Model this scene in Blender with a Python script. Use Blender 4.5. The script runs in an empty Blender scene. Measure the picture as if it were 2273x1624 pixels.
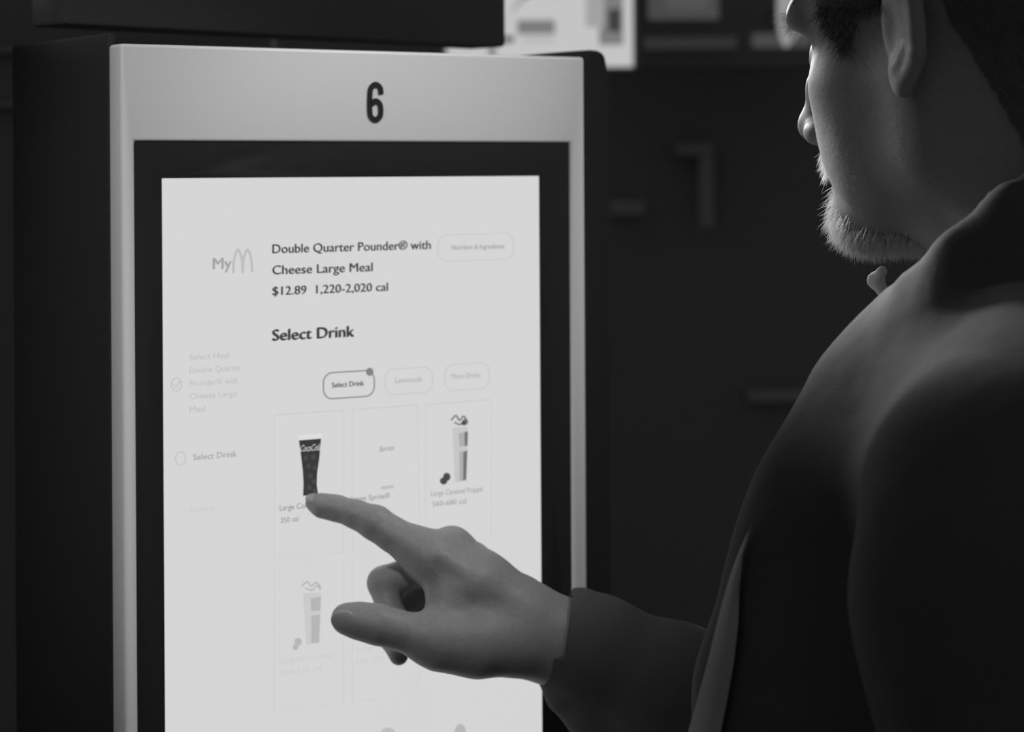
import bpy, bmesh, math
import numpy as np
from mathutils import Vector, Matrix

rng = np.random.default_rng(7)
SC = bpy.context.scene
COL = SC.collection

# ---------------------------------------------------------------- camera
FPX, CX, CYH, RHO, CAMZ = 5000.0, 1136.5, 388.0, 0.006, 1.6
cR = np.array([math.cos(RHO), 0, -math.sin(RHO)])
cU = np.array([math.sin(RHO), 0, math.cos(RHO)])
cF = np.array([0.0, 1.0, 0.0])
CAM = np.array([0.0, 0.0, CAMZ])
cam_data = bpy.data.cameras.new('camera')
cam_data.sensor_width = 36.0
cam_data.lens = 36.0 * FPX / 2273.0
cam_data.shift_y = -(812.0 - CYH) / 2273.0
cam_data.clip_start = 0.05
cam_data.dof.use_dof = True
cam_data.dof.focus_distance = 1.24
cam_data.dof.aperture_fstop = 9.0
cam = bpy.data.objects.new('camera', cam_data)
COL.objects.link(cam)
cam.matrix_world = Matrix(((cR[0], cU[0], -cF[0], CAM[0]), (cR[1], cU[1], -cF[1], CAM[1]), (cR[2], cU[2], -cF[2], CAM[2]), (0, 0, 0, 1)))
SC.camera = cam

def P(px, py, Z):
    """world point seen at picture position px, py at distance Z"""
    return CAM + Z * (cF + (px - CX) / FPX * cR + (CYH - py) / FPX * cU)

# ---------------------------------------------------------------- world, lamps, exposure
SC.view_settings.view_transform = 'Standard'
SC.view_settings.look = 'None'
SC.view_settings.exposure = 0.0
SC.view_settings.gamma = 1.0
w = bpy.data.worlds.new('dim_room_light')
SC.world = w
w.use_nodes = True
w.node_tree.nodes['Background'].inputs[0].default_value = (1, 1, 1, 1)
w.node_tree.nodes['Background'].inputs[1].default_value = 0.084

def lamp(name, kind, loc, target, energy, size=0.1, spot=None, blend=0.5):
    d = bpy.data.lights.new(name, kind)
    d.energy = energy
    if kind == 'AREA':
        d.shape = 'DISK'; d.size = size
    else:
        d.shadow_soft_size = size
    if kind == 'SPOT':
        d.spot_size = math.radians(spot); d.spot_blend = blend
    o = bpy.data.objects.new(name, d)
    COL.objects.link(o)
    o.location = loc
    o.rotation_euler = (Vector(target) - Vector(loc)).to_track_quat('-Z', 'Y').to_euler()
    return o

lamp('ceiling_spotlight', 'SPOT', (0.74, 1.15, 2.65), (-0.11, 1.42, 1.49), 38, 0.06, 20, 0.8)
lamp('ceiling_spotlight', 'SPOT', (-0.42, 0.15, 2.55), (-0.14, 1.40, 1.50), 36, 0.07, 20, 0.8)
lamp('added_face_light', 'SPOT', (-0.050, 1.435, 1.76), (0.137, 1.20, 1.598), 14.5, 0.03, 23, 1.0)  # added light, no fixture; strengthens the display's glow on the face
lamp('added_cheek_fill', 'SPOT', (-1.02, 1.96, 2.05), (0.160, 1.165, 1.612), 42, 0.04, 8.5, 1.0)  # added fill out of view to brighten the cheek
lamp('added_rim_light', 'AREA', (-0.38, 3.4, 2.15), (0.2, 1.15, 1.6), 24, 0.25)  # added rim light from behind for the edge of the face

# ---------------------------------------------------------------- materials (all grey: the photograph is black and white)
def mat(name, v, rough=0.5, metal=0.0, spec=0.5, bump=None, vary=None, emit=None, sss=0.0, coat=0.0, sheen=0.0):
    m = bpy.data.materials.new(name)
    m.use_nodes = True
    nt = m.node_tree
    b = nt.nodes['Principled BSDF']
    b.inputs['Base Color'].default_value = (v, v, v, 1)
    b.inputs['Roughness'].default_value = rough
    b.inputs['Metallic'].default_value = metal
    b.inputs['Specular IOR Level'].default_value = spec
    if sss:
        b.inputs['Subsurface Weight'].default_value = sss
        b.inputs['Subsurface Radius'].default_value = (0.004, 0.004, 0.004)
        b.inputs['Subsurface Scale'].default_value = 1.0
    if coat:
        b.inputs['Coat Weight'].default_value = coat
    if sheen:
        b.inputs['Sheen Weight'].default_value = sheen
    if emit is not None:
        b.inputs['Base Color'].default_value = (0.02, 0.02, 0.02, 1)
        b.inputs['Emission Color'].default_value = (1, 1, 1, 1)
        b.inputs['Emission Strength'].default_value = emit
        b.inputs['Specular IOR Level'].default_value = 0.0
    tc = nt.nodes.new('ShaderNodeTexCoord')
    if vary:
        scale, lo, hi = vary
        n = nt.nodes.new('ShaderNodeTexNoise'); n.inputs['Scale'].default_value = scale; n.inputs['Detail'].default_value = 5
        r = nt.nodes.new('ShaderNodeMapRange')
        r.inputs['From Min'].default_value = 0.3; r.inputs['From Max'].default_value = 0.7
        r.inputs['To Min'].default_value = v * lo; r.inputs['To Max'].default_value = v * hi
        nt.links.new(tc.outputs['Object'], n.inputs['Vector'])
        nt.links.new(n.outputs['Fac'], r.inputs['Value'])
        nt.links.new(r.outputs['Result'], b.inputs['Base Color'])
    if bump:
        prev = None
        for scale, dist in bump:
            n = nt.nodes.new('ShaderNodeTexNoise'); n.inputs['Scale'].default_value = scale; n.inputs['Detail'].default_value = 3
            bp = nt.nodes.new('ShaderNodeBump'); bp.inputs['Strength'].default_value = 1.0; bp.inputs['Distance'].default_value = dist
            nt.links.new(tc.outputs['Object'], n.inputs['Vector'])
            nt.links.new(n.outputs['Fac'], bp.inputs['Height'])
            if prev: nt.links.new(prev.outputs['Normal'], bp.inputs['Normal'])
            prev = bp
        nt.links.new(prev.outputs['Normal'], b.inputs['Normal'])
    return m

M = {}
M['plate'] = mat('white_powder_coat', 0.82, 0.42, bump=[(2500, 0.00002)])
M['casing'] = mat('black_coat_unlit', 0.17, 0.55, spec=0.25, bump=[(1500, 0.00003)])  # black coat toned up for parts outside the spotlights
M['shell'] = mat('black_coat_lit', 0.034, 0.6, spec=0.15, bump=[(1500, 0.00003)])  # same black coat toned down for kiosk parts under the spotlights
M['glass'] = mat('black_bezel_glass', 0.026, 0.12, spec=0.3)
M['screen'] = mat('lit_display', 0, emit=0.66)
M['black'] = mat('black_lettering', 0.02, 0.5)
for k, v in dict(t_dark=0.05, t_mid=0.22, t_grey=0.36, t_light=0.50, t_faint=0.585, t_white=0.72, t_cola=0.035, t_cola2=0.06, t_line=0.47).items():
    M[k] = mat('display_' + {'t_dark': 'dark_text', 't_mid': 'mid_text', 't_grey': 'grey_text', 't_light': 'light_text', 't_faint': 'faint_tint', 't_white': 'white', 't_cola': 'cola', 't_cola2': 'ice', 't_line': 'line'}[k], 0, emit=v)
M['skin'] = mat('skin', 0.235, 0.5, spec=0.3, bump=[(70, 0.0004), (700, 0.00010), (2200, 0.00006)], vary=(400, 0.93, 1.07), sss=0.0)
M['nail'] = mat('fingernail', 0.29, 0.42, spec=0.4)
M['hair'] = mat('dark_hair', 0.07, 0.6)
M['curl'] = mat('dark_curl', 0.12, 0.5)
M['beard'] = mat('white_beard_hair', 0.95, 0.5)
M['stubble'] = mat('grey_stubble', 0.65, 0.5)
for k_ in ('beard', 'stubble', 'curl'):      # hair lets light through
    nt = M[k_].node_tree; b_ = nt.nodes['Principled BSDF']; o_ = nt.nodes['Material Output']
    tr = nt.nodes.new('ShaderNodeBsdfTranslucent'); tr.inputs['Color'].default_value = b_.inputs['Base Color'].default_value
    mx = nt.nodes.new('ShaderNodeMixShader'); mx.inputs[0].default_value = 0.65 if k_ == 'beard' else 0.45
    nt.links.new(b_.outputs[0], mx.inputs[1]); nt.links.new(tr.outputs[0], mx.inputs[2]); nt.links.new(mx.outputs[0], o_.inputs['Surface'])
M['jacket'] = mat('black_jacket_cloth', 0.070, 0.9, spec=0.3, bump=[(12, 0.006), (1200, 0.0002)])
M['lapel'] = mat('dark_grey_jacket_facing', 0.32, 0.9, spec=0.2, bump=[(900, 0.0002)])
M['shirt'] = mat('pale_shirt_cotton', 0.8, 0.8)
M['trousers'] = mat('dark_trouser_cloth', 0.15, 0.9)
M['shoe'] = mat('black_leather', 0.08, 0.4)
M['eye'] = mat('eye', 0.35, 0.15)
M['wall'] = mat('dark_painted_wall', 0.21, 0.8, vary=(2.0, 0.85, 1.1))
M['floor'] = mat('dark_floor_tile', 0.22, 0.5, vary=(4.0, 0.8, 1.1))
M['metal'] = mat('brushed_metal', 0.5, 0.35, metal=0.8)
M['lightbox'] = mat('lightbox_face', 0, emit=0.55)
M['lb_mid'] = mat('lightbox_grey_print', 0, emit=0.20)
M['lb_dark'] = mat('lightbox_dark_print', 0, emit=0.05)
M['dim'] = mat('dim_shelf_screen', 0, emit=0.050)
M['dim2'] = mat('dimmer_shelf_strip', 0, emit=0.030)
M['dim3'] = mat('brighter_shelf_strip', 0, emit=0.065)
M['globe'] = mat('lamp_globe', 0, emit=0.30)

# ---------------------------------------------------------------- object helpers
def mesh_obj(name, verts, faces, m, parent=None, smooth=False):
    me = bpy.data.meshes.new(name)
    me.from_pydata([tuple(v) for v in verts], [], [tuple(f) for f in faces])
    me.materials.append(m)
    me.update()
    if smooth:
        me.shade_smooth()
    o = bpy.data.objects.new(name, me)
    COL.objects.link(o)
    if parent is not None: o.parent = parent
    return o

def fast_mesh(name, V, Q, m, parent=None, smooth=True):
    me = bpy.data.meshes.new(name)
    n = Q.shape[1]
    me.vertices.add(len(V)); me.vertices.foreach_set('co', np.ascontiguousarray(V, dtype=np.float32).ravel())
    me.loops.add(Q.size); me.loops.foreach_set('vertex_index', np.ascontiguousarray(Q, dtype=np.int32).ravel())
    me.polygons.add(len(Q)); me.polygons.foreach_set('loop_start', np.arange(0, Q.size, n, dtype=np.int32))
    me.update(calc_edges=True); me.validate()
    me.materials.append(m)
    if smooth: me.shade_smooth()
    o = bpy.data.objects.new(name, me)
    COL.objects.link(o)
    if parent is not None: o.parent = parent
    return o

def empty(name, loc, rz=0.0):
    o = bpy.data.objects.new(name, None)
    COL.objects.link(o); o.location = loc; o.rotation_euler = (0, 0, rz)
    o.empty_display_size = 0.1
    return o

def tag(o, label=None, cat=None, group=None, kind=None):
    if label: o['label'] = label
    if cat: o['category'] = cat
    if group: o['group'] = group
    if kind: o['kind'] = kind
    return o

def box(name, lo, hi, m, parent=None, bevel=0.0, seg=2):
    bm = bmesh.new()
    bmesh.ops.create_cube(bm, size=1.0)
    lo = Vector(lo); hi = Vector(hi)
    for v in bm.verts:
        v.co = Vector(((lo[i] + hi[i]) / 2 + v.co[i] * (hi[i] - lo[i]) for i in range(3)))
    if bevel:
        bmesh.ops.bevel(bm, geom=bm.edges[:], offset=bevel, segments=seg, profile=0.5, affect='EDGES')
    me = bpy.data.meshes.new(name); bm.to_mesh(me); bm.free()
    me.materials.append(m)
    if bevel: me.shade_smooth(); me.set_sharp_from_angle(angle=math.radians(40))
    o = bpy.data.objects.new(name, me); COL.objects.link(o)
    if parent is not None: o.parent = parent
    return o

def prism(name, outline, y0, y1, m, parent=None, bevel=0.0):
    """outline [(x,z)] closed polygon, extruded between local y0 and y1"""
    n = len(outline)
    V = [(x, y0, z) for x, z in outline] + [(x, y1, z) for x, z in outline]
    F = [list(range(n)), list(range(2 * n - 1, n - 1, -1))] + [(i, i + n, (i + 1) % n + n, (i + 1) % n) for i in range(n)]
    bm = bmesh.new()
    vs = [bm.verts.new(v) for v in V]
    for f in F: bm.faces.new([vs[i] for i in f])
    bmesh.ops.recalc_face_normals(bm, faces=bm.faces[:])
    if bevel:
        ed = [e for e in bm.edges if abs(e.verts[0].co.y - e.verts[1].co.y) < 1e-7]
        bmesh.ops.bevel(bm, geom=ed, offset=bevel, segments=2, profile=0.5, affect='EDGES')
    bmesh.ops.triangulate(bm, faces=[f for f in bm.faces if len(f.verts) > 4])
    me = bpy.data.meshes.new(name); bm.to_mesh(me); bm.free()
    me.materials.append(m)
    if bevel: me.shade_smooth(); me.set_sharp_from_angle(angle=math.radians(35))
    o = bpy.data.objects.new(name, me); COL.objects.link(o)
    if parent is not None: o.parent = parent
    return o

def rrect(x0, x1, z0, z1, r, n=6):
    pts = []
    for cx, cz, a0 in ((x1 - r, z1 - r, 0), (x0 + r, z1 - r, 90), (x0 + r, z0 + r, 180), (x1 - r, z0 + r, 270)):
        for i in range(n + 1):
            a = math.radians(a0 + 90 * i / n)
            pts.append((cx + r * math.cos(a), cz + r * math.sin(a)))
    return pts

def frame_prism(name, outer, inner, y0, y1, m, parent=None, bevel=0.002):
    """outer, inner: outlines with the same number of points"""
    n = len(outer)
    V = [(x, y0, z) for x, z in outer] + [(x, y1, z) for x, z in outer] + [(x, y0, z) for x, z in inner] + [(x, y1, z) for x, z in inner]
    F = []
    for i in range(n):
        j = (i + 1) % n
        F += [(i, j, 2 * n + j, 2 * n + i), (n + i, 3 * n + i, 3 * n + j, n + j), (i, n + i, n + j, j), (2 * n + i, 2 * n + j, 3 * n + j, 3 * n + i)]
    bm = bmesh.new()
    vs = [bm.verts.new(v) for v in V]
    for f in F: bm.faces.new([vs[k] for k in f])
    bmesh.ops.recalc_face_normals(bm, faces=bm.faces[:])
    ed = [e for e in bm.edges if len(e.link_faces) == 2 and e.calc_face_angle(0) > 1.0]
    bmesh.ops.bevel(bm, geom=ed, offset=bevel, segments=3, profile=0.5, affect='EDGES', clamp_overlap=True)
    me = bpy.data.meshes.new(name); bm.to_mesh(me); bm.free()
    me.materials.append(m); me.shade_smooth(); me.set_sharp_from_angle(angle=math.radians(35))
    o = bpy.data.objects.new(name, me); COL.objects.link(o)
    if parent is not None: o.parent = parent
    return o

# ---------------------------------------------------------------- distance-field modelling of the figure
def smin(a, b, k):
    h = np.maximum(k - np.abs(a - b), 0) / k
    return np.minimum(a, b) - h * h * k * 0.25

class Field:
    def __init__(s, lo, hi, h):
        s.lo = np.array(lo, float); s.h = h
        s.n = np.ceil((np.array(hi, float) - s.lo) / h).astype(int) + 1
        s.ax = [(s.lo[i] + h * np.arange(s.n[i])).astype(np.float32) for i in range(3)]
        s.v = np.full(tuple(s.n), 9.0, np.float32)
    def op(s, fn, lo, hi, k, mode='add', pad=0.012):
        lo = np.array(lo) - pad - k; hi = np.array(hi) + pad + k
        a = np.clip(np.floor((lo - s.lo) / s.h).astype(int), 0, s.n); b = np.clip(np.ceil((hi - s.lo) / s.h).astype(int) + 1, 0, s.n)
        if np.any(b <= a): return
        sl = tuple(slice(a[i], b[i]) for i in range(3))
        X = s.ax[0][sl[0]][:, None, None]; Y = s.ax[1][sl[1]][None, :, None]; Z = s.ax[2][sl[2]][None, None, :]
        d = fn(X, Y, Z)
        if mode == 'add': s.v[sl] = smin(s.v[sl], d, k)
        elif mode == 'sub': s.v[sl] = -smin(-s.v[sl], d, k)
    def cone(s, a, b, ra, rb, k=0.006, mode='add'):
        a = np.array(a, float); b = np.array(b, float); ba = b - a; L = float(ba @ ba) + 1e-12
        def fn(X, Y, Z):
            t = np.clip(((X - a[0]) * ba[0] + (Y - a[1]) * ba[1] + (Z - a[2]) * ba[2]) / L, 0, 1)
            return np.sqrt((X - a[0] - t * ba[0]) ** 2 + (Y - a[1] - t * ba[1]) ** 2 + (Z - a[2] - t * ba[2]) ** 2) - (ra + (rb - ra) * t)
        r = max(ra, rb)
        s.op(fn, np.minimum(a, b) - r, np.maximum(a, b) + r, k, mode)
    def chain(s, pts, k=0.006, mode='add'):
        for (a, ra), (b, rb) in zip(pts[:-1], pts[1:]): s.cone(a, b, ra, rb, k, mode)
    def ell(s, c, r, k=0.01, mode='add', rot=None):
        c = np.array(c, float); r = np.array(r, float)
        A = np.eye(3) if rot is None else np.array(rot)       # rows: local axes
        def fn(X, Y, Z):
            x = X - c[0]; y = Y - c[1]; z = Z - c[2]
            q = [(A[i][0] * x + A[i][1] * y + A[i][2] * z) for i in range(3)]
            k0 = np.sqrt((q[0] / r[0]) ** 2 + (q[1] / r[1]) ** 2 + (q[2] / r[2]) ** 2)
            k1 = np.sqrt((q[0] / r[0] ** 2) ** 2 + (q[1] / r[1] ** 2) ** 2 + (q[2] / r[2] ** 2) ** 2) + 1e-9
            return k0 * (k0 - 1) / k1
        e = r if rot is None else np.full(3, r.max())
        s.op(fn, c - e, c + e, k, mode)
    def mesh(s):
        v = s.v; n = v.shape
        ins = v < 0
        cnt = np.zeros((n[0] - 1, n[1] - 1, n[2] - 1), np.float32)
        acc = [np.zeros_like(cnt) for _ in range(3)]
        for ax in range(3):
            sa = [slice(None)] * 3; sb = [slice(None)] * 3
            sa[ax] = slice(0, -1); sb[ax] = slice(1, None)
            A = v[tuple(sa)]; B = v[tuple(sb)]
            cr = (A < 0) != (B < 0)
            t = np.where(cr, A / np.where(cr, A - B, 1), 0).astype(np.float32)
            crf = cr.astype(np.float32)
            o1, o2 = [i for i in range(3) if i != ax]
            for d1 in (0, 1):
                for d2 in (0, 1):
                    q = [slice(None)] * 3
                    q[o1] = slice(d1, n[o1] - 1 + d1); q[o2] = slice(d2, n[o2] - 1 + d2)
                    q = tuple(q)
                    cnt += crf[q]
                    acc[ax] += t[q]
                    if d1: acc[o1] += crf[q]
                    if d2: acc[o2] += crf[q]
        m = cnt > 0
        idx = np.full(cnt.shape, -1, np.int64)
        I = np.argwhere(m)
        idx[m] = np.arange(len(I))
        V = np.stack([I[:, i] + acc[i][m] / cnt[m] for i in range(3)], 1) * s.h + s.lo
        Q = []
        for ax in range(3):
            o1, o2 = [(1, 2), (2, 0), (0, 1)][ax]
            sa = [slice(1, -1)] * 3; sb = [slice(1, -1)] * 3
            sa[ax] = slice(0, -1); sb[ax] = slice(1, None)
            A = ins[tuple(sa)]; B = ins[tuple(sb)]
            for flip in (False, True):
                E = np.argwhere((A & ~B) if not flip else (~A & B))
                if not len(E): continue
                base = E.copy()
                for o in (o1, o2): base[:, o] += 1
                def g(d1, d2):
                    c = base.copy(); c[:, o1] -= d1; c[:, o2] -= d2
                    return idx[c[:, 0], c[:, 1], c[:, 2]]
                q = np.stack([g(0, 0), g(1, 0), g(1, 1), g(0, 1)], 1)
                Q.append(q[:, ::-1] if flip else q)
        Q = np.concatenate(Q)
        Q = Q[(Q >= 0).all(1)]
        return V, Q

def vnormals(V, Q):
    n = np.cross(V[Q[:, 2]] - V[Q[:, 0]], V[Q[:, 3]] - V[Q[:, 1]])
    N = np.zeros_like(V)
    for i in range(4): np.add.at(N, Q[:, i], n)
    return N / (np.linalg.norm(N, axis=1, keepdims=True) + 1e-12)

def strands(roots, dirs, lengths, rad, bend, segs=3):
    """tapered three-sided hairs; bend: vector added towards the tip (scaled by length)"""
    n = len(roots)
    t = np.linspace(0, 1, segs + 1)
    cen = [roots + dirs * (lengths * ti)[:, None] + bend * (lengths * ti * ti)[:, None] for ti in t]
    a = np.cross(dirs, np.array([0.31, 0.2, 0.93])); a /= np.linalg.norm(a, axis=1, keepdims=True) + 1e-9
    b = np.cross(dirs, a)
    rings = []
    for i, ti in enumerate(t):
        r = (rad * (1 - 0.85 * ti ** 1.5)).reshape(-1, 1)
        for k in range(3):
            an = 2 * math.pi * k / 3
            rings.append(cen[i] + r * (a * math.cos(an) + b * math.sin(an)))
    V = np.stack(rings, 1)
    nv = V.shape[1]
    q = []
    for i in range(segs):
        for k in range(3):
            q.append((3 * i + k, 3 * i + (k + 1) % 3, 3 * i + 3 + (k + 1) % 3, 3 * i + 3 + k))
    q = np.array(q)
    Q = (np.arange(n)[:, None, None] * nv + q[None]).reshape(-1, 4)
    return V.reshape(-1, 3), Q

# ---------------------------------------------------------------- room
def struct(name, lo, hi, m):
    o = box(name, lo, hi, m); tag(o, kind='structure'); return o
struct('floor', (-4, -0.8, -0.1), (5, 6.4, 0.0), M['floor'])
struct('wall_back', (-4, 6.2, 0.0), (5, 6.4, 3.2), M['wall'])
struct('wall_left', (-4.0, -0.8, 0.0), (-3.8, 6.2, 3.2), M['wall'])

# dark partition panel far left with two thin rails
pp = P(0, 0, 2.4)
part = empty('partition_screen', (P(-150, 0, 2.4)[0], 2.4, 0))
tag(part, 'dark partition panel with thin lighter rails behind the left side of the kiosk', 'partition')
box('panel', (-0.5, 0, 0), (0.36, 0.05, 2.3), M['casing'], part, 0.003)
for py in (112, 232):
    z = P(20, py, 2.4)[2]
    box('rail', (-0.5, -0.012, z - 0.004), (0.36, 0.0, z + 0.004), M['wall'], part, 0.001)

# ---------------------------------------------------------------- kiosk
AL = math.atan(FPX / (8590 - CX))
kd = np.array([math.cos(AL), math.sin(AL), 0]); kn = np.array([math.sin(AL), -math.cos(AL), 0])
KO = P(268, 97, 1.33)
def K(px, py, wd=0.0):
    """picture position -> (u, v) on the kiosk's front plane, offset wd towards the viewer"""
    D = cF + (px - CX) / FPX * cR + (CYH - py) / FPX * cU
    t = ((KO + kn * wd - CAM) @ kn) / (D @ kn)
    q = CAM + t * D
    return (q - KO) @ kd, q[2]
def KW(u, v, wd): return KO * np.array([1, 1, 0]) + kd * u + kn * wd + np.array([0, 0, v])
kiosk = empty('ordering_kiosk', (KO[0], KO[1], 0), AL)
tag(kiosk, 'white fronted touchscreen ordering kiosk numbered 6 with a lit menu display', 'kiosk')
TOP = 1.679
outer = [(0, 0.62), (0.337, 0.62), (0.337, TOP), (0, TOP)]
inner = [(0.0088, 1.03), (0.3249, 1.03), (0.3249, 1.6212), (0.0088, 1.6212)]
frame_prism('front_plate', outer, inner, 0.0, 0.018, M['plate'], kiosk, 0.0022)
frame_prism('bezel', [(0.0088, 1.03), (0.3249, 1.03), (0.3249, 1.6212), (0.0088, 1.6212)],
            [(0.0268, 1.06), (0.3005, 1.06), (0.3005, 1.5992), (0.0268, 1.5992)], 0.0015, 0.016, M['glass'], kiosk, 0.0004)
screen = box('display', (0.0268, 0.0020, 1.06), (0.3005, 0.014, 1.5992), M['screen'], kiosk)
screen['label'] = 'lit white touchscreen display'
box('casing', (0.006, 0.0185, 0.60), (0.335, 0.150, TOP - 0.003), M['shell'], kiosk, 0.003, 3)
box('side_panel', (-0.0005, 0.0185, 0.60), (0.0055, 0.172, TOP + 0.0075), M['shell'], kiosk, 0.002, 2)
box('pedestal', (0.07, 0.04, 0.03), (0.27, 0.15, 0.60), M['casing'], kiosk, 0.006)
box('base_plate', (-0.01, -0.03, 0.0), (0.347, 0.24, 0.03), M['casing'], kiosk, 0.004)
rd = box('card_reader', (0.20, -0.045, 0.80), (0.28, 0.0, 0.95), M['casing'], kiosk, 0.005)
box('card_reader_screen', (0.208, -0.0465, 0.895), (0.272, -0.044, 0.935), M['glass'], rd)
box('receipt_slot', (0.05, -0.004, 0.86), (0.14, 0.001, 0.875), M['black'], kiosk, 0.001)
# rounded dark shell that shows beyond the plate's top right corner
off = -0.05
o1 = [K(px, py, off) for px, py in ((1150, 124), (1200, 119), (1260, 114), (1312, 110.5), (1328, 112), (1338, 117), (1344, 126), (1347, 140), (1352, 170))]
o1 = [(a, b) for a, b in o1]
ub = o1[-1][0]
shell = o1 + [(ub, 0.62), (o1[0][0], 0.62)]
tag(prism('side_shell', shell, 0.05, 0.12, mat('satin_black_shell', 0.05, 0.28, spec=0.6), kiosk, 0.0018), 'rounded black rear shell')

# ---- lettering and pictures on the display
WT = -0.0016        # front face of lit lettering, just proud of the display
def KL(px, py): u, v = K(px, py, WT); return (u, v)
def flat(name, polys, m, parent=screen, y=0.0016, th=0.0003):
    V = []; F = []
    for poly in polys:
        b = len(V); n = len(poly)
        V += [(u, y, v) for u, v in poly] + [(u, y + th, v) for u, v in poly]
        F.append(tuple(range(b, b + n)))
        F += [(b + i, b + n + i, b + n + (i + 1) % n, b + (i + 1) % n) for i in range(n)]
    o = mesh_obj(name, V, F, m, parent)
    return o
def ribbon(pts, wd, closed=False):
    pts = [np.array(p) for p in pts]
    n = len(pts); L = []; Rr = []
    for i in range(n):
        a = pts[(i - 1) % n] if (closed or i > 0) else pts[i]
        c = pts[(i + 1) % n] if (closed or i < n - 1) else pts[i]
        t = c - a; t = t / (np.linalg.norm(t) + 1e-12); nn = np.array([-t[1], t[0]])
        L.append(pts[i] + nn * wd / 2); Rr.append(pts[i] - nn * wd / 2)
    m = n if closed else n - 1
    return [[tuple(L[i]), tuple(L[(i + 1) % n]), tuple(Rr[(i + 1) % n]), tuple(Rr[i])] for i in range(m)]
def smooth_path(pts, n=8):
    pts = [np.array(p, float) for p in pts]
    out = []
    for i in range(len(pts) - 1):
        p0 = pts[max(i - 1, 0)]; p1 = pts[i]; p2 = pts[i + 1]; p3 = pts[min(i + 2, len(pts) - 1)]
        for j in range(n):
            t = j / n
            out.append(0.5 * ((2 * p1) + (-p0 + p2) * t + (2 * p0 - 5 * p1 + 4 * p2 - p3) * t * t + (-p0 + 3 * p1 - 3 * p2 + p3) * t ** 3))
    out.append(pts[-1]); return out
def text(name, s, x0, x1, ybase, cap, m, bold=0.0, shear=0.0, y=0.0016, parent=screen, loc=None):
    """lettering whose left end / right end / baseline / capital height follow the picture"""
    cu = bpy.data.curves.new(name + '_curve', 'FONT')
    cu.body = s; cu.offset = 0.0; cu.shear = shear; cu.resolution_u = 3
    tmp = bpy.data.objects.new('tmp', cu); COL.objects.link(tmp)
    dg = bpy.context.evaluated_depsgraph_get()
    me = bpy.data.meshes.new_from_object(tmp.evaluated_get(dg))
    bpy.data.objects.remove(tmp); bpy.data.curves.remove(cu)
    co = np.zeros(len(me.vertices) * 3); me.vertices.foreach_get('co', co); co = co.reshape(-1, 3)
    u0, v0 = K(x0, ybase, WT); u1, _ = K(x1, ybase - 6, WT); _, v1 = K(x0, ybase - cap, WT)
    sx = (u1 - u0) / (co[:, 0].max() - co[:, 0].min()); sy = (v1 - v0) / 0.729
    new = np.stack([u0 + (co[:, 0] - co[:, 0].min()) * sx, np.full(len(co), y), v0 + co[:, 1] * sy], 1)
    me.vertices.foreach_set('co', new.ravel()); me.update(); me.name = name
    if bold:
        b2 = bmesh.new(); b2.from_mesh(me)
        for q in (1, -1):
            g2 = bmesh.ops.duplicate(b2, geom=[f for f in b2.faces if f.index >= 0][:len(me.polygons)])
            for vv in g2['geom']:
                if isinstance(vv, bmesh.types.BMVert): vv.co.x += q * bold * sx * 1.3; vv.co.z += q * bold * sy * 0.6; vv.co.y += 0.00001
        b2.to_mesh(me); b2.free()
    me.materials.clear(); me.materials.append(m)
    o = bpy.data.objects.new(name, me); COL.objects.link(o); o.parent = parent
    return o
def line_px(name, segs, wpx, m):
    polys = []
    for a, b in segs: polys += ribbon([KL(*a), KL(*b)], wpx * 0.00029)
    return flat(name, polys, m)

B = 0.02
text('heading_lettering', 'Double Quarter Pounder\u00ae with', 605, 956, 562, 21, M['t_dark'], B)
text('heading_lettering', 'Cheese Large Meal', 605, 827, 609, 21, M['t_dark'], B)
text('price_lettering', '$12.89  1,220-2,020 cal', 605, 861, 655, 20, M['t_dark'], B)
text('section_lettering', 'Select Drink', 605, 786, 756, 26, M['t_dark'], 0.032)
text('logo_lettering', 'My', 473, 514, 597, 26, M['t_grey'], 0.02)
arch = []
for x0, x1 in ((518, 539), (539, 560)):
    arch += ribbon(smooth_path([KL(x0, 606), KL(x0 + 2, 575), KL((x0 + x1) / 2, 554), KL(x1 - 2, 575), KL(x1, 604)]), 5 * 0.00029)
flat('logo_arches', arch, M['t_light'])
text('button_lettering', 'Nutrition & Ingredients', 1003, 1119, 554, 11, M['t_grey'], B)
for s, x1, yb in (('Select Meal', 508, 799), ('Double Quarter', 535, 828), ('Pounder\u00ae with', 528, 857), ('Cheese Large', 526, 886), ('Meal', 456, 915)):
    text('sidebar_lettering', s, 421, x1, yb, 14, M['t_light'])
def circle_px(cx, cy, rx, ry, n=28): return [KL(cx + rx * math.cos(2 * math.pi * i / n), cy + ry * math.sin(2 * math.pi * i / n)) for i in range(n)]
flat('step_marker', ribbon(circle_px(392, 853, 11, 15), 0.00035, True) + ribbon([KL(386, 853), KL(391, 860), KL(399, 845)], 0.0004), M['t_line'])
flat('step_marker', ribbon(circle_px(401, 1017, 11, 15), 0.00035, True), M['t_line'])
text('sidebar_lettering', 'Select Drink', 429, 526, 1021, 14, M['t_grey'], 0.01)
text('sidebar_lettering', 'Review', 422, 476, 1137, 13, M['t_faint'])
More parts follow.
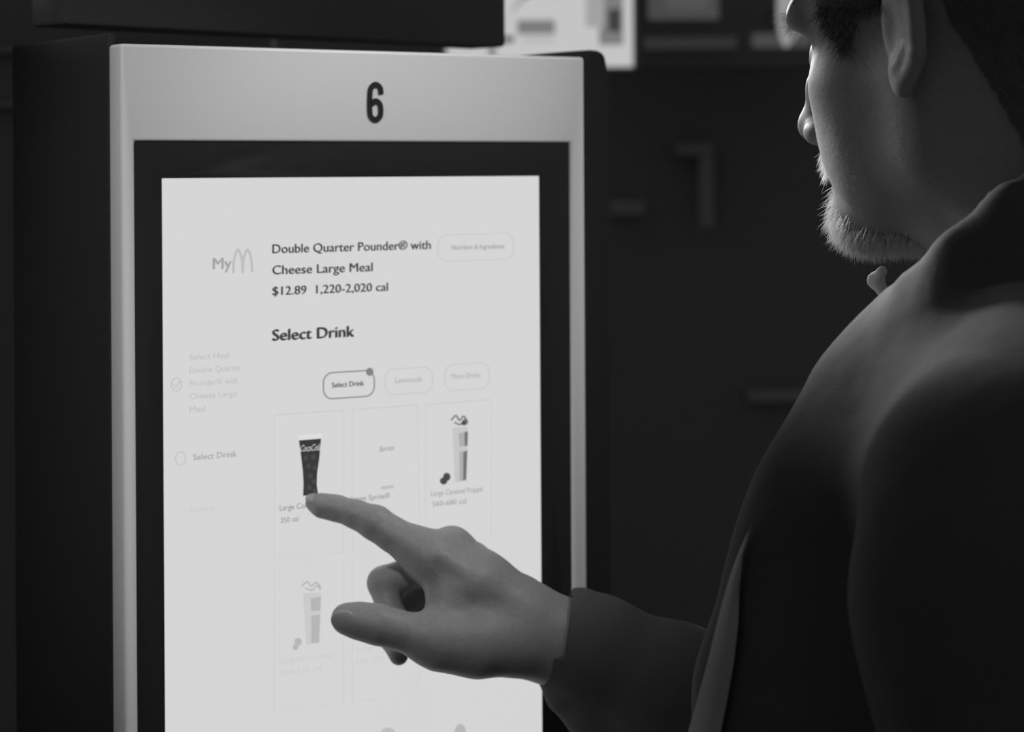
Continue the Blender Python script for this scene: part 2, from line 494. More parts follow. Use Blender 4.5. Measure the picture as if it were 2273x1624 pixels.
# drink category buttons
def button(x0, x1, yt, yb, r, wpx, m):
    u0, vt = KL(x0, yt); u1, _ = KL(x1, yt); _, vb = KL(x0, yb)
    return flat('button_outline', ribbon(rrect(u0, u1, vb, vt, r), wpx * 0.00029, True), m)
button(718, 831, 828, 886, 0.0062, 2.6, M['t_mid'])
text('button_lettering', 'Select Drink', 737, 808, 860, 12, M['t_dark'], B)
flat('close_badge', [circle_px(821, 825, 8, 9, 20)], M['t_mid'])
button(855, 960, 820, 877, 0.006, 1.0, M['t_light'])
button(988, 1086, 810, 868, 0.006, 1.0, M['t_light'])
button(972, 1140, 521, 580, 0.007, 1.0, M['t_light'])
text('button_lettering', 'Lemonade', 878, 937, 850, 12, M['t_grey'])
text('button_lettering', 'More Drinks', 1003, 1066, 841, 12, M['t_grey'])
for q in (((609, 921), (763, 910), (763, 1225), (609, 1241)), ((783, 909), (928, 898), (930, 1208), (783, 1223)), ((945, 897), (1090, 887), (1090, 1190), (945, 1206)),
          ((609, 1259), (763, 1243), (763, 1560), (609, 1580)), ((783, 1241), (930, 1226), (930, 1540), (783, 1558))):
    flat('card_border', ribbon([KL(*p) for p in q], 0.0003, True), M['t_faint'])
for a_, b_ in (((609, 921), (763, 910)), ((783, 909), (928, 898)), ((945, 897), (1090, 887))): line_px('card_edge', [(a_, b_)], 1.0, M['t_light'])
# cola glass picture
def poly_px(pts): return [KL(*p) for p in pts]
flat('cola_picture', [poly_px([(662, 966), (715, 961), (713, 973), (664, 977)])], M['t_white'])
flat('cola_picture', [poly_px([(664, 977), (712.5, 973), (709, 1015), (704, 1050), (703, 1075), (706, 1098), (673, 1100), (674, 1075), (672.5, 1045), (669, 1015)])], M['t_cola'], y=0.00155)
for i, (x, y_, a) in enumerate(((675, 1012, 7), (690, 1010, 9), (680, 1030, 8), (694, 1034, 7), (684, 1052, 9), (692, 1064, 7), (682, 1078, 8), (695, 1085, 6))):
    flat('cola_picture', [poly_px([(x, y_), (x + a, y_ - 2), (x + a + 1, y_ + 8), (x + 1, y_ + 10)])], M['t_cola2'], y=0.0013)
text('cola_lettering', 'CocaCola', 666, 711, 1002, 15, M['t_light'], 0.02, 0.5, y=0.0012)
text('drink_lettering', 'Large Coke\u00ae', 621, 702, 1133, 13, M['t_mid'])
text('drink_lettering', '350 cal', 623, 662, 1160, 12, M['t_mid'])
text('drink_lettering', 'Large Sprite\u00ae', 780, 866, 1113, 12, M['t_mid'])
text('cup_lettering', 'Sprite', 841, 875, 1001, 11, M['t_grey'], B, 0.3)
flat('cup_picture', [poly_px([(845, 1080), (875, 1076), (873, 1083), (848, 1086)])], M['t_light'])
# blended iced coffee pictures
def frappe(x0, x1, yt, yb, s, dark, mid, light, beans):
    W_ = x1 - x0; X = lambda t: x0 + t * W_; Y = lambda t: yt + t * (yb - yt)
    flat('cup_picture', [poly_px([(X(.1), Y(.2)), (X(.98), Y(.18)), (X(.92), Y(.98)), (X(.25), Y(1))])], light, y=0.00165)
    flat('cup_picture', [poly_px([(X(.45), Y(.28)), (X(.97), Y(.25)), (X(.95), Y(.46)), (X(.5), Y(.48))]), poly_px([(X(.5), Y(.55)), (X(.94), Y(.53)), (X(.87), Y(.96)), (X(.5), Y(.98))])], mid, y=0.0014)
    flat('cup_picture', [poly_px([(X(.78), Y(.27)), (X(.97), Y(.25)), (X(.95), Y(.46)), (X(.8), Y(.47))]), poly_px([(X(.72), Y(.56)), (X(.94), Y(.53)), (X(.87), Y(.96)), (X(.7), Y(.97))])], dark if s else mid, y=0.0012)
    pr = [smooth_path([KL(X(.02), Y(.09)), KL(X(.3), Y(.02)), KL(X(.5), Y(.09)), KL(X(.75), Y(.03)), KL(X(1), Y(.12))]), smooth_path([KL(X(.2), Y(.12)), KL(X(.55), Y(.15)), KL(X(.8), Y(.08)), KL(X(.95), Y(.15))])]
    flat('topping_picture', ribbon(pr[0], 0.0010) + ribbon(pr[1], 0.0010), dark)
    if beans:
        for cx, cy, r in beans: flat('bean_picture', [circle_px(cx, cy, r, r * 1.1, 14)], dark)
frappe(1001, 1039, 919, 1070, 1, mat('display_frappe_dark', 0, emit=0.16), mat('display_frappe_mid', 0, emit=0.42), mat('display_frappe_pale', 0, emit=0.56), None)
fd = mat('display_bean_dark', 0, emit=0.06)
flat('bean_picture', [circle_px(985, 1067, 8, 8, 16)], fd); flat('bean_picture', [circle_px(992, 1058, 8, 9, 16)], fd)
flat('topping_picture', [circle_px(1030, 938, 5, 6, 12)], fd)
text('drink_lettering', 'Large Caramel Frapp\u00e9', 957, 1071, 1101, 12, M['t_grey'], 0.01)
text('drink_lettering', '560-680 cal', 960, 1035, 1124, 12, M['t_grey'], 0.01)
frappe(669, 713, 1288, 1430, 0, M['t_line'], mat('display_mocha_mid', 0, emit=0.46), M['t_faint'], [(662, 1424, 8), (656, 1436, 6)])
text('drink_lettering', 'Large Mocha Frapp\u00e9', 624, 742, 1473, 11, M['t_faint'])
text('drink_lettering', '500-670 cal', 624, 712, 1499, 11, M['t_faint'])
text('drink_lettering', 'Large Iced Coffee', 792, 930, 1447, 11, M['t_faint'])
text('drink_lettering', '190-270 cal', 792, 880, 1474, 11, M['t_faint'])
flat('topping_picture', [circle_px(862, 1640, 20, 26, 20)], M['t_light'])
flat('topping_picture', [circle_px(1022, 1632, 14, 26, 20)], M['t_line'])
# kiosk number 6
six = [(846, 209), (844, 195), (834, 187.5), (823.5, 196), (821, 215), (821, 245), (823.5, 259), (833, 265.5), (843, 259), (845.5, 245), (843, 231), (834, 224), (824, 231)]
six_p = smooth_path([K(px, py, 0.0005) for px, py in six], 8)
flat('number_lettering', ribbon(six_p, 12.0 * 0.00030), M['black'], kiosk, -0.0006, 0.0008)

# ---------------------------------------------------------------- hanging board above the kiosk
zl = 1.47; vl = P(145, 54, zl)[2]
zr = next(z for z in np.arange(zl, 2.2, 0.001) if P(1124, 104.5, z)[2] >= vl)
a = P(145, 54, zl); b = P(1124, 104.5, zr)
brd = empty('hanging_menu_board', (a[0], a[1], vl), math.atan2(b[1] - a[1], b[0] - a[0]))
Lb = math.hypot(b[0] - a[0], b[1] - a[1])
tag(brd, 'large black board back hanging just above the numbered kiosk', 'menu board')
box('board', (0, 0, 0), (Lb, 0.04, 0.55), M['casing'], brd, 0.003)
for u in (0.08, Lb - 0.08): box('hanging_rod', (u - 0.006, 0.014, 0.55), (u + 0.006, 0.026, 1.45), M['metal'], brd)

# ---------------------------------------------------------------- background
def at_box(name, x0, y0, x1, y1, Z, th, m, parent=None, bevel=0.0):
    p = P(x0, y1, Z); q = P(x1, y0, Z)
    if parent is not None:
        p = p - np.array(parent.location); q = q - np.array(parent.location)
    return box(name, (p[0], p[1], p[2]), (q[0], p[1] + th, q[2]), m, parent, bevel)
lb = empty('menu_lightbox', P(1200, 150, 4.0))
tag(lb, 'bright backlit menu panel behind the top right corner of the kiosk', 'menu board')
at_box('housing', 975, -420, 1412, 160, 4.01, 0.08, M['casing'], lb, 0.004)
at_box('lit_face', 992, -410, 1402, 150, 4.0, 0.009, M['lightbox'], lb)
at_box('printed_lettering', 1148, 44, 1232, 76, 3.996, 0.003, M['lb_mid'], lb)
at_box('printed_lettering', 1160, 84, 1232, 92, 3.996, 0.003, mat('lightbox_faint_print', 0, emit=0.42), lb)
at_box('printed_photo', 1330, -200, 1382, 100, 3.996, 0.003, M['lb_mid'], lb)
at_box('printed_photo', 1300, -200, 1340, 60, 3.994, 0.001, mat('lightbox_soft_print', 0, emit=0.36), lb)
at_box('printed_photo', 1350, 20, 1378, 70, 3.99, 0.003, M['lb_dark'], lb)
at_box('printed_photo', 1085, 100, 1100, 140, 3.996, 0.003, M['lb_mid'], lb)
at_box('printed_photo', 1118, 80, 1140, 94, 3.996, 0.003, M['lb_dark'], lb)
arcp = [P(x, y, 3.99) - np.array(lb.location) for x, y in smooth_path([(1118, 62), (1134, 30), (1162, 2), (1200, -22)], 6)]
prism('printed_photo', [(p[0], p[2]) for p in arcp] + [(p[0] + 0.006, p[2] + 0.012) for p in arcp[::-1]], -0.009, -0.006, M['lb_mid'], lb)

shelf = empty('counter_shelf', P(1560, 150, 4.6))
tag(shelf, 'dark back counter shelving with faint glowing panels beside the bright menu panel', 'shelf')
at_box('back_panel', 1412, -500, 1900, 150, 4.65, 0.1, M['casing'], shelf)
at_box('glowing_panel', 1440, -60, 1595, 42, 4.63, 0.02, M['dim3'], shelf)
at_box('glowing_panel', 1480, -60, 1570, 18, 4.62, 0.01, mat('shelf_screen_core', 0, emit=0.085), shelf)
at_box('shelf_strip', 1430, 82, 1635, 108, 4.63, 0.02, M['dim2'], shelf)
at_box('shelf_strip', 1672, 74, 1800, 104, 4.63, 0.02, M['dim3'], shelf)
gl = empty('glowing_wall_lamp', P(1745, 20, 4.4))
tag(gl, 'pale glowing lamp behind the forehead of the person', 'lamp')
bm = bmesh.new(); bmesh.ops.create_uvsphere(bm, u_segments=24, v_segments=16, radius=1)
for v in bm.verts: v.co = Vector((v.co.x * 0.018, v.co.y * 0.018, v.co.z * 0.075))
me = bpy.data.meshes.new('lamp_shade'); bm.to_mesh(me); bm.free(); me.materials.append(M['globe']); me.shade_smooth()
o = bpy.data.objects.new('lamp_shade', me); COL.objects.link(o); o.parent = gl
box('wall_arm', (-0.006, 0.0, -0.01), (0.006, 0.26, 0.01), M['metal'], gl)

dr = empty('dark_door', P(1450, 300, 5.0) * np.array([1, 1, 0]))
tag(dr, 'dark door with a tall pull handle far behind the person and kiosk', 'door')
def dr_box(name, x0, y0, x1, y1, Z, th, m): return at_box(name, x0, y0, x1, y1, Z, th, m, dr, 0.002)
z0 = 0.02
box('door_panel', (-0.25, 0.02, z0), (0.62, 0.07, 2.05), M['casing'], dr, 0.003)
hb = dr_box('pull_handle', 1552, 322, 1584, 505, 4.96, 0.02, M['wall']); hb.data.materials[0] = mat('grey_handle', 0.30, 0.6)  # handle, bracket and plates are plain grey, paler than the door panel
hb2 = dr_box('handle_bracket', 1500, 318, 1584, 345, 4.955, 0.06, M['wall']); hb2.data.materials[0] = mat('grey_bracket', 0.28, 0.6)
hb3 = dr_box('lock_plate', 1352, 445, 1432, 478, 4.98, 0.05, M['wall']); hb3.data.materials[0] = mat('grey_lock_plate', 0.30, 0.6)
hb4 = dr_box('kick_plate', 1660, 868, 1785, 892, 4.98, 0.05, M['wall']); hb4.data.materials[0] = mat('grey_kick_plate', 0.30, 0.6)

# ---------------------------------------------------------------- person: head pose
HC = np.array([0.2431, 1.1871, 1.6570]); HB, HT, HRo = 0.7581, 0.1134, -0.0564
HS = 0.9618
Fh = np.array([-math.cos(HB), math.sin(HB), 0]); Lh = np.array([-math.sin(HB), -math.cos(HB), 0]); Zh = np.array([0, 0, 1.0])
Fp = Fh * math.cos(HT) - Zh * math.sin(HT); Up = Zh * math.cos(HT) + Fh * math.sin(HT)
Lp = Lh * math.cos(HRo) + Up * math.sin(HRo); Up2 = Up * math.cos(HRo) - Lh * math.sin(HRo)
HM = np.stack([Fp, Lp, Up2], 1)
def hw(V): return HC + (np.asarray(V) * HS) @ HM.T
def hinv(p): return ((np.asarray(p) - HC) / HS) @ HM

mm = 0.001
hf = Field((-0.13, -0.11, -0.20), (0.14, 0.11, 0.15), 0.0016)
def E(c, r, k=10, mode='add', both=False, rot=None):
    c = np.array(c) * mm; r = np.array(r) * mm
    for s in ((1, -1) if both else (1,)):
        A = None
        if rot is not None:
            A = np.array(rot, float)
            if s < 0: A = A * np.array([1, -1, 1])
        hf.ell(c * np.array([1, s, 1]), r, k * mm, mode, A)
def Cn(a, b, ra, rb, k=10, both=False, mode='add'):
    a = np.array(a) * mm; b = np.array(b) * mm
    for s in ((1, -1) if both else (1,)):
        f = np.array([1, s, 1]); hf.cone(a * f, b * f, ra * mm, rb * mm, k * mm, mode)
E((-8, 0, 52), (98, 76, 80))
E((32, 0, 40), (58, 60, 62), 20)
Cn((84, 8, 38), (75, 42, 38), 12, 12, 12, True)
E((38, 0, -25), (50, 54, 62), 20)
E((54, 45, -2), (18, 15, 15), 22, both=True)
E((46, 34, -36), (30, 22, 36), 22, both=True)
E((60, 0, -48), (30, 32, 27), 16)
E((78, 0, -75), (19, 24, 14), 16)
Cn((-2, 49, -46), (66, 16, -72), 13, 11, 24, True)
Cn((-4, 55, -5), (-2, 50, -46), 15, 13, 26, True)
E((20, 38, -20), (36, 21, 42), 26, both=True)
E((24, 0, -67), (42, 34, 20), 18)
E((12, 0, -78), (32, 26, 18), 18)
Cn((88, 0, 22), (99, 0, 2), 8, 9, 12); Cn((99, 0, 2), (105, 0, -16), 9, 10, 8)   #nose
E((108, 0, -20), (11, 10, 9), 8)   #nose
E((98, 13, -24), (10, 7, 8), 5, both=True)   #nose
E((84, 0, -47), (8, 24, 5), 5)
E((84, 0, -58), (8, 22, 6), 5)
E((91, 33, 20), (15, 18, 12), 10, 'sub', True)
E((84, 46, 23), (11, 9, 8), 8, 'sub', True)
E((68.5, 31, 17), (13.2, 14, 12.5), 4, both=True)
# neck
Cn((-28, 0, -30), (-62, 0, -195), 56, 62, 30)
Cn((12, 20, -76), (-34, 14, -190), 15, 16, 24, True)
# ears
er = [[0.92, -0.38, 0.0], [0.38, 0.92, 0.0], [0, 0, 1]]
E((-12, 82, 20), (18, 5, 30), 5, both=True, rot=er)
Cn((-2, 79, 48), (-26, 90, 36), 4, 4, 4, True)
Cn((-26, 90, 36), (-22, 88, 4), 4, 3.5, 4, True)
Cn((-22, 88, 4), (-6, 80, -12), 3.5, 4, 4, True)
E((-5, 79, -5), (8.5, 5.5, 11), 4, both=True, rot=er)
E((-4, 88, 18), (10, 7, 18), 3, 'sub', True, er)
Cn((-14, 84, 8), (-6, 82, 0), 4, 3.5, 3, True)
hv, hq = hf.mesh()
hn = vnormals(hv, hq)

person = empty('person', (0.33, 1.10, 0.0))
tag(person, 'person with a pale beard in a black jacket pressing the kiosk screen', 'person')
PL = np.array(person.location)
def pobj(name, V, Q, m, parent=person, smooth=True): return fast_mesh(name, np.asarray(V) - PL, np.asarray(Q), m, parent, smooth)

# ---------------------------------------------------------------- hand, wrist and forearm
def H(px, py, Z): return P(px, py, Z)
def Rr(r, Z): return r * Z / FPX
def C(*pts): return [(H(x, y, Z), Rr(r, Z)) for x, y, Z, r in pts]
lo = P(640, 1560, 1.30); 
h1 = Field((-0.150, 1.28, 1.255), (0.075, 1.48, 1.425), 0.0011)
k1 = 0.0045
# index
ZT = K  # fingertip lies on the display plane
h1.chain(C((697, 1115, 1.3948, 19), (716, 1122, 1.392, 24), (748, 1128, 1.390, 26), (790, 1141, 1.386, 29), (833, 1160, 1.382, 36), (872, 1186, 1.379, 36), (910, 1208, 1.377, 40), (955, 1238, 1.375, 47)), 0.005)
# metacarpal of index to wrist
h1.chain(C((955, 1238, 1.375, 47), (1050, 1300, 1.372, 50), (1150, 1370, 1.375, 52), (1245, 1420, 1.38, 60)), 0.014)
# middle finger: knuckle, curled
h1.chain(C((1005, 1214, 1.392, 34), (940, 1262, 1.394, 35), (852, 1292, 1.398, 36)), 0.006)
h1.chain(C((852, 1294, 1.398, 35), (864, 1350, 1.390, 29), (892, 1388, 1.380, 27)), 0.003)
h1.chain(C((1005, 1214, 1.392, 33), (1078, 1280, 1.392, 37), (1170, 1342, 1.392, 38), (1245, 1388, 1.39, 40)), 0.014)
# ring finger: tip hangs below the thumb
h1.chain(C((1045, 1245, 1.408, 33), (960, 1300, 1.412, 33), (870, 1350, 1.416, 32)), 0.006)
h1.chain(C((870, 1350, 1.416, 31), (866, 1410, 1.404, 27), (885, 1455, 1.396, 21)), 0.004)
h1.chain(C((1045, 1245, 1.408, 33), (1160, 1330, 1.408, 36), (1240, 1400, 1.40, 40)), 0.014)
# little finger
h1.chain(C((1085, 1290, 1.422, 30), (1000, 1340, 1.424, 28), (930, 1380, 1.424, 26), (945, 1420, 1.408, 22)), 0.005)
h1.chain(C((1085, 1290, 1.422, 30), (1170, 1360, 1.418, 36), (1240, 1420, 1.405, 40)), 0.014)
# thumb
h1.chain(C((770, 1373, 1.349, 35), (800, 1378, 1.349, 38), (840, 1386, 1.349, 42), (885, 1398, 1.350, 40), (935, 1412, 1.352, 44), (975, 1425, 1.354, 52)), 0.005)
h1.chain(C((975, 1423, 1.354, 53), (1060, 1432, 1.360, 61), (1150, 1430, 1.370, 58), (1240, 1436, 1.38, 62)), 0.014)
# web and palm
h1.chain(C((985, 1270, 1.372, 36), (990, 1330, 1.366, 34), (990, 1390, 1.360, 38)), 0.010)
h1.chain(C((1040, 1320, 1.378, 44), (1060, 1390, 1.374, 50)), 0.014)
h1.chain(C((1060, 1340, 1.395, 50), (1080, 1400, 1.388, 54), (1160, 1400, 1.388, 60)), 0.014)
# wrist to forearm
h1.chain(C((1160, 1408, 1.385, 68), (1245, 1428, 1.388, 76), (1330, 1460, 1.390, 84)), 0.016)
h1.chain(C((985, 1240, 1.384, 38), (1070, 1296, 1.382, 42), (1170, 1360, 1.382, 46)), 0.016)
# tendons
for pts in (((975, 1232, 1.362, 9), (1060, 1290, 1.3615, 6), (1160, 1355, 1.367, 6)), ((1010, 1200, 1.382, 12), (1100, 1278, 1.380, 8), (1200, 1345, 1.373, 8))):
    h1.chain(C(*pts), 0.006)
# thumbnail
nc = H(764, 1372, 1.3425)
handV, handQ = h1.mesh()

# jacket frame
TC = np.array([0.325, 1.13, 0.0]); TBt = 0.60
tF = np.array([-math.cos(TBt), math.sin(TBt), 0]); tL = np.array([-math.sin(TBt), -math.cos(TBt), 0])
def T(x, y, z): return TC + tF * x + tL * y + np.array([0, 0, z])
rs = T(-0.01, -0.185, 1.43); wr = P(1262, 1418, 1.385); el = np.array([0.235, 1.345, 1.20])
ls = T(-0.01, 0.185, 1.43); le = T(-0.03, 0.25, 1.14); lh = T(0.12, 0.19, 0.98)
# hidden body below the clothes, one surface with the neck's base and the arms
bf = Field((0.0, 0.80, 0.80), (0.62, 1.50, 1.60), 0.007)
Rt = [list(tF), list(tL), [0, 0, 1]]
bf.ell(T(0, 0, 1.28), (0.10, 0.155, 0.22), 0.05, rot=Rt)
bf.ell(T(0, 0, 1.0), (0.10, 0.14, 0.18), 0.05, rot=Rt)
bf.cone(T(-0.01, -0.15, 1.42), T(-0.01, 0.15, 1.42), 0.045, 0.045, 0.04)
bf.cone(hw((-0.05, 0, -0.12)), T(0, 0, 1.40), 0.055, 0.07, 0.04)
bf.chain([(rs, 0.045), (el, 0.036), (wr, 0.022)], 0.02)
bf.chain([(ls, 0.045), (le, 0.036), (lh, 0.028)], 0.02)
bV, bQ = bf.mesh()
hvw = hw(hv)
V = np.concatenate([hvw, handV, bV]); Q = np.concatenate([hq, handQ + len(hvw), bQ + len(hvw) + len(handV)])
pobj('body', V, Q, M['skin'])

# fingernails
def nail(center, axes, r):
    bm = bmesh.new(); bmesh.ops.create_uvsphere(bm, u_segments=24, v_segments=14, radius=1)
    A = np.array(axes, float)
    for v in bm.verts:
        q = A.T @ (np.array(v.co) * np.array(r)) + np.array(center) - PL
        v.co = Vector(q)
    me = bpy.data.meshes.new('fingernail'); bm.to_mesh(me); bm.free(); me.materials.append(M['nail']); me.shade_smooth()
    o = bpy.data.objects.new('fingernail', me); COL.objects.link(o); o.parent = person
def frame_from(xa, zn):
    xa = xa / np.linalg.norm(xa); zn = zn - xa * (zn @ xa); zn /= np.linalg.norm(zn); return [xa, np.cross(zn, xa), zn]
tax = H(770, 1373, 1.349) - H(835, 1385, 1.349)
nail(H(763, 1377, 1.3406), frame_from(tax, np.array([-0.3, -1, -0.05])), (0.0078, 0.0068, 0.0022))
iax = H(697, 1115, 1.3948) - H(748, 1128, 1.390)
nail(H(697, 1107, 1.3920), frame_from(iax, np.array([-0.2, -0.45, 1.0])), (0.0055, 0.0048, 0.0025))

# ---------------------------------------------------------------- hair, brows, beard
def scatter(mask, count):
    idx = np.flatnonzero(mask)
    return rng.choice(idx, count, replace=len(idx) < count)
def hairs(name, mask, count, Lmm, rad, dirfn, m, bend=(0, 0, -0.3), jitter=0.25, segs=3, parent=person):
    i = scatter(mask, count)
    p = hv[i] + rng.normal(0, 0.0006, (count, 3)); nrm = hn[i]
    p = p - nrm * 0.0008
    d = dirfn(p, nrm) + rng.normal(0, jitter, (count, 3))
    d /= np.linalg.norm(d, axis=1, keepdims=True)
    L = rng.uniform(Lmm[0], Lmm[1], count) * mm
    bd = np.array(bend)[None] + rng.normal(0, 0.12, (count, 3))
    V, Q = strands(p, d, L, np.full(count, rad * mm), bd, segs)
    return pobj(name, hw(V), Q, m, parent)
X, Y, Z = hv[:, 0] / mm, hv[:, 1] / mm, hv[:, 2] / mm
jz = rng.normal(0, 5.0, len(Z))
beard = (X > 40 + jz) & (np.abs(Y) < 25 + jz) & (Z + jz < -60) & (Z > -112)
under = (X > 8 + 2 * jz) & (np.abs(Y) < 26 + jz) & (Z < -70) & (hn[:, 2] < -0.2) & (Z > -125)
o = hairs('beard', beard, 5200, (4, 10), 0.15, lambda p, n: n * 0.8 + np.array([0.25, 0, -0.75]), M['beard'], jitter=0.35); o['kind'] = 'stuff'; o['label'] = 'short white beard on the chin'
o = hairs('beard', under, 3000, (5, 10), 0.15, lambda p, n: n * 0.8 + np.array([0.35, 0, -0.5]), M['beard']); o['kind'] = 'stuff'; o['label'] = 'white beard under the jaw'
mou = (X > 80) & (np.abs(Y) < 34) & (Z < -33) & (Z > -48)
o = hairs('moustache', mou, 1100, (4, 8), 0.13, lambda p, n: n * 0.8 + np.array([0.1, 0, -0.8]), M['beard']); o['kind'] = 'stuff'; o['label'] = 'short pale moustache'
st = (X > 5) & (Z < -18) & (Z > -100) & (np.abs(Y) > 14) & (X < 92)
o = hairs('stubble', st, 7000, (0.5, 1.2), 0.075, lambda p, n: n * 0.5 + np.array([0, 0, -0.8]), M['stubble'], segs=2); o['kind'] = 'stuff'
brow = (X > 62) & (np.abs(Y) > 8) & (np.abs(Y) < 48) & (np.abs(Z - 38) < 5)
o = hairs('eyebrows', brow, 1100, (5, 9), 0.11, lambda p, n: n * 0.6 + np.stack([np.full(len(p), 0.1), np.sign(p[:, 1]) * 0.6, np.full(len(p), 0.1)], 1), M['beard']); o['kind'] = 'stuff'
# scalp hair: a cap that follows the skull, plus loose curls at its edge
hs = hw(hv * np.where(hv[:, 1:2] < 0, np.array([[1, -1, 1]]), 1.0))       # both sides use the left side's hairline
qd = hs - CAM; hx = CX + FPX * (qd @ cR) / (qd @ cF); hy = CYH - FPX * (qd @ cU) / (qd @ cF)
def inpoly(x, y, poly):
    c = np.zeros(len(x), bool); n = len(poly)
    for i in range(n):
        x1, y1 = poly[i]; x2, y2 = poly[(i + 1) % n]
        if y1 == y2: continue
        c ^= ((y1 > y) != (y2 > y)) & (x < (x2 - x1) * (y - y1) / (y2 - y1) + x1)
    return c
temple = inpoly(hx, hy, [(1835, -60), (1815, -20), (1812, 35), (1826, 58), (1846, 88), (1866, 122), (1886, 122), (1893, 84), (1900, 30), (1965, 12), (1975, -60)]) & (np.abs(Y) > 40) & (X > 0)
edge_soft = temple
hairline = temple | ((Z > 76 - 0.5 * np.clip(60 - X, 0, 52)) & (X < 84)) | ((X < -30 + 0.35 * np.minimum(Z - 20, 0)) & (Z > -62 + 0.1 * np.abs(Y)))
hairline &= ~((np.abs(Y) > 79) & (X > -40) & (X < 14) & (Z < 62))
fm = (hairline & (~temple | (hy < 20)))[hq].all(1)
used = np.unique(hq[fm]); rem = -np.ones(len(hv), int); rem[used] = np.arange(len(used))
q = rem[hq[fm]]; inner_v = hv[used] - hn[used] * 0.001; outer_v = hv[used] + hn[used] * 0.0015
cap = pobj('hair', hw(np.concatenate([outer_v, inner_v])), np.concatenate([q, q[:, ::-1] + len(used)]), M['hair'])
cap['kind'] = 'stuff'
o = hairs('hair_strand', temple & (Y > 20), 3200, (5, 11), 0.08, lambda p, n: n * 0.35 + np.array([-0.5, 0, -0.7]), M['curl'], bend=(0.5, 0.1, -0.2), jitter=0.45, segs=5, parent=cap); o['kind'] = 'stuff'
o = hairs('hair_strand', hairline & ~temple & (Y > 20), 4000, (6, 12), 0.09, lambda p, n: n * 0.5 + np.array([-0.6, 0, -0.5]), M['hair'], bend=(-0.3, 0.1, -0.5), jitter=0.4, segs=4, parent=cap); o['kind'] = 'stuff'
# visible wet edge of the eye
for s in (1, -1):
    bm = bmesh.new(); bmesh.ops.create_uvsphere(bm, u_segments=24, v_segments=16, radius=0.0125)
    c = hw(np.array([0.0700, 0.031 * s, 0.0145]))
    for v in bm.verts: v.co = v.co + Vector(c - PL)
    me = bpy.data.meshes.new('eyeball'); bm.to_mesh(me); bm.free(); me.materials.append(M['eye']); me.shade_smooth()
    o = bpy.data.objects.new('eyeball', me); COL.objects.link(o); o.parent = person

# ---------------------------------------------------------------- clothes
jf = Field((-0.01, 0.74, 0.74), (0.68, 1.55, 1.64), 0.0045)
jf.ell(T(0.0, 0, 1.26), (0.145, 0.205, 0.24), 0.06, rot=Rt)
jf.ell(T(0.01, 0, 1.0), (0.150, 0.19, 0.22), 0.06, rot=Rt)
jf.cone(T(-0.01, -0.17, 1.425), T(-0.01, 0.17, 1.425), 0.060, 0.060, 0.05)
jf.chain([(ls, 0.066), (le, 0.056), (lh, 0.050)], 0.02)
jf.chain([(rs, 0.066), (el, 0.056), (P(1480, 1530, 1.385), 0.042)], 0.014)
# front of the jacket hanging forward
jf.chain(C((2100, 760, 1.13, 95), (1945, 905, 1.12, 80), (1880, 1120, 1.11, 145), (1850, 1330, 1.10, 190), (1830, 1640, 1.09, 240), (1830, 1900, 1.10, 250)), 0.05)
# stand-up collar: a thick ring round the neck
ring = [(P(x, y, z), q * z / FPX) for x, y, z, q in ((1985, 690, 1.15, 16), (2035, 635, 1.10, 22), (2120, 545, 1.08, 26), (2235, 445, 1.08, 30), (2330, 392, 1.095, 30))]
ring += [(np.array(q_), 0.0075) for q_ in ((0.335, 1.078, 1.600), (0.388, 1.135, 1.605), (0.382, 1.215, 1.595), (0.318, 1.255, 1.560), (0.245, 1.240, 1.530), (0.200, 1.195, 1.520))]
ring += [ring[0]]
jf.cone(ls, P(2130, 790, 1.12), 0.066, 0.03, 0.06)
jf.cone(ls, P(2330, 420, 1.12), 0.05, 0.01, 0.06)
jf.chain(ring, 0.012)
jf.chain([(p - np.array([0, 0, 0.016]), q * 1.1) for p, q in ring], 0.02)
jf.chain([(p - np.array([0, 0, 0.035]), q * 1.3) for p, q in ring], 0.03)
jf.chain([(p - np.array([0, 0, 0.075]), q * 2.0) for p, q in ring], 0.04)
jV, jQ = jf.mesh()
# right sleeve end and cuff, finer
f3 = Field((-0.01, 1.26, 1.12), (0.14, 1.47, 1.41), 0.0016)
wv = P(1268, 1422, 1.386)
f3.chain([(el, 0.056), (P(1480, 1530, 1.385), 0.042), (P(1330, 1450, 1.386), 0.034), (wv, 0.0315)], 0.01)
f3.chain(C((1255, 1545, 1.386, 42), (1330, 1590, 1.386, 60), (1420, 1640, 1.385, 70)), 0.012)
f3.chain(C((1292, 1345, 1.386, 34), (1310, 1370, 1.386, 40)), 0.006)
wdir = wv - P(1400, 1480, 1.385); wdir /= np.linalg.norm(wdir)
f3.cone(wv - wdir * 0.03, wv + wdir * 0.06, 0.0258, 0.0262, 0.002, 'sub')
cn = np.array([-0.985, 0.0, 0.17]); cn /= np.linalg.norm(cn)
cc = P(1252, 1420, 1.386)
f3.op(lambda X, Y, Z: -((X - cc[0]) * cn[0] + (Y - cc[1]) * cn[1] + (Z - cc[2]) * cn[2]), (-0.02, 1.2, 1.312), (0.04, 1.5, 1.45), 0.001, 'sub', 0.0)
f3.v[-1, :, :] = np.maximum(f3.v[-1, :, :], 0.001); f3.v[:, :, 0] = np.maximum(f3.v[:, :, 0], 0.001)
cV, cQ = f3.mesh()
jQ = np.concatenate([jQ, cQ + len(jV)]); jV = np.concatenate([jV, cV])
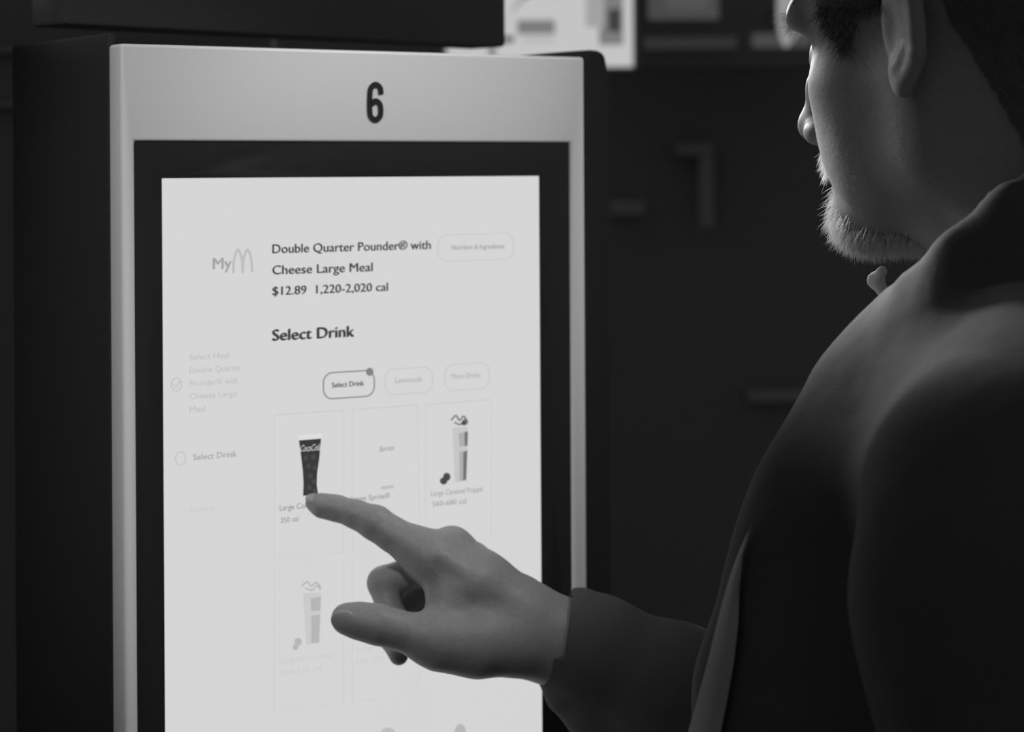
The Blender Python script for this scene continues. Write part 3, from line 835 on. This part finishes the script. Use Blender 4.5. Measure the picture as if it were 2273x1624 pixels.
# soft cloth folds
ph = jV @ np.array([22.0, 15.0, 34.0]); ph2 = jV @ np.array([-30.0, 26.0, 55.0])
jN = vnormals(jV, jQ)
jV = jV + jN * (0.0022 * np.sin(ph + 1.5 * np.sin(ph2 * 0.5)) + 0.0012 * np.sin(ph2))[:, None] * np.clip((jV[:, 0] - 0.03) / 0.06, 0.15, 1)[:, None]
jacket = pobj('jacket', jV, jQ, M['jacket']); jacket['label'] = 'black zip jacket'
# front edge facing of the open jacket
edge = [(1655, 1165, 1.03), (1625, 1225, 1.03), (1598, 1300, 1.03), (1577, 1380, 1.025), (1558, 1460, 1.025), (1535, 1545, 1.02), (1508, 1640, 1.02), (1480, 1740, 1.015)]
wid = [4, 14, 34, 52, 62, 70, 78, 84]
pts = []
jq_ = jV - CAM; jx = CX + FPX * (jq_ @ cR) / (jq_ @ cF); jy = CYH - FPX * (jq_ @ cU) / (jq_ @ cF); jd = jq_ @ cF
def on_jacket(x, y, lift):
    k_ = (np.abs(jx - x) < 26) & (np.abs(jy - y) < 26) & (jd < 1.125)
    return P(x, y, (jd[k_].min() if k_.any() else 1.06) - lift)
for (x, y, z), wd_ in zip(edge, wid):
    pts.append([on_jacket(x + 6, y, 0.001), on_jacket(x + wd_ * 0.5, y + 3, 0.006), on_jacket(x + wd_, y + 6, 0.002)])
n = len(pts); Vv = []; Ff = []
for layer in (0.0, 0.004):
    for r_ in pts:
        for p_ in r_: Vv.append(p_ + np.array([0.002, layer, 0]))
for i in range(n - 1):
    for j in range(2):
        a_ = i * 3 + j
        Ff.append((a_, a_ + 1, a_ + 4, a_ + 3)); b_ = a_ + 3 * n
        Ff.append((b_, b_ + 3, b_ + 4, b_ + 1))
    for j in (0, 2):
        a_ = i * 3 + j; Ff.append((a_, a_ + 3, a_ + 3 + 3 * n, a_ + 3 * n))
lap = mesh_obj('jacket_facing', np.array(Vv) - PL, Ff, M['lapel'], jacket, True)
ss = lap.modifiers.new('smooth', 'SUBSURF'); ss.levels = 2; ss.render_levels = 2
# shirt collar under the chin
sf = Field((0.12, 1.08, 1.44), (0.34, 1.34, 1.60), 0.0018)
sf.chain([(P(1958, 602, 1.250), 0.0032), (P(1942, 622, 1.260), 0.0032), (P(1990, 690, 1.24), 0.004)], 0.006)
sV, sQ = sf.mesh()
pobj('shirt_collar', sV, sQ, M['shirt'])['label'] = 'pale shirt collar'
# trousers and shoes, below the picture
tf = Field((0.05, 0.85, 0.04), (0.62, 1.42, 0.98), 0.009)
tf.ell(T(0, 0, 0.90), (0.12, 0.165, 0.12), 0.04, rot=Rt)
for s in (1, -1):
    tf.chain([(T(0, 0.085 * s, 0.86), 0.085), (T(0.01, 0.095 * s, 0.48), 0.062), (T(-0.02, 0.10 * s, 0.08), 0.048)], 0.03)
tV, tQ = tf.mesh(); pobj('trousers', tV, tQ, M['trousers'])
for s in (1, -1):
    f2 = Field((0.0, 0.75, -0.02), (0.62, 1.5, 0.14), 0.008)
    f2.chain([(T(-0.04, 0.10 * s, 0.05), 0.048), (T(0.08, 0.105 * s, 0.045), 0.044), (T(0.17, 0.11 * s, 0.035), 0.034)], 0.02)
    a_, b_ = f2.mesh(); a_[:, 2] = np.maximum(a_[:, 2], 0.002); pobj('shoe', a_, b_, M['shoe'])
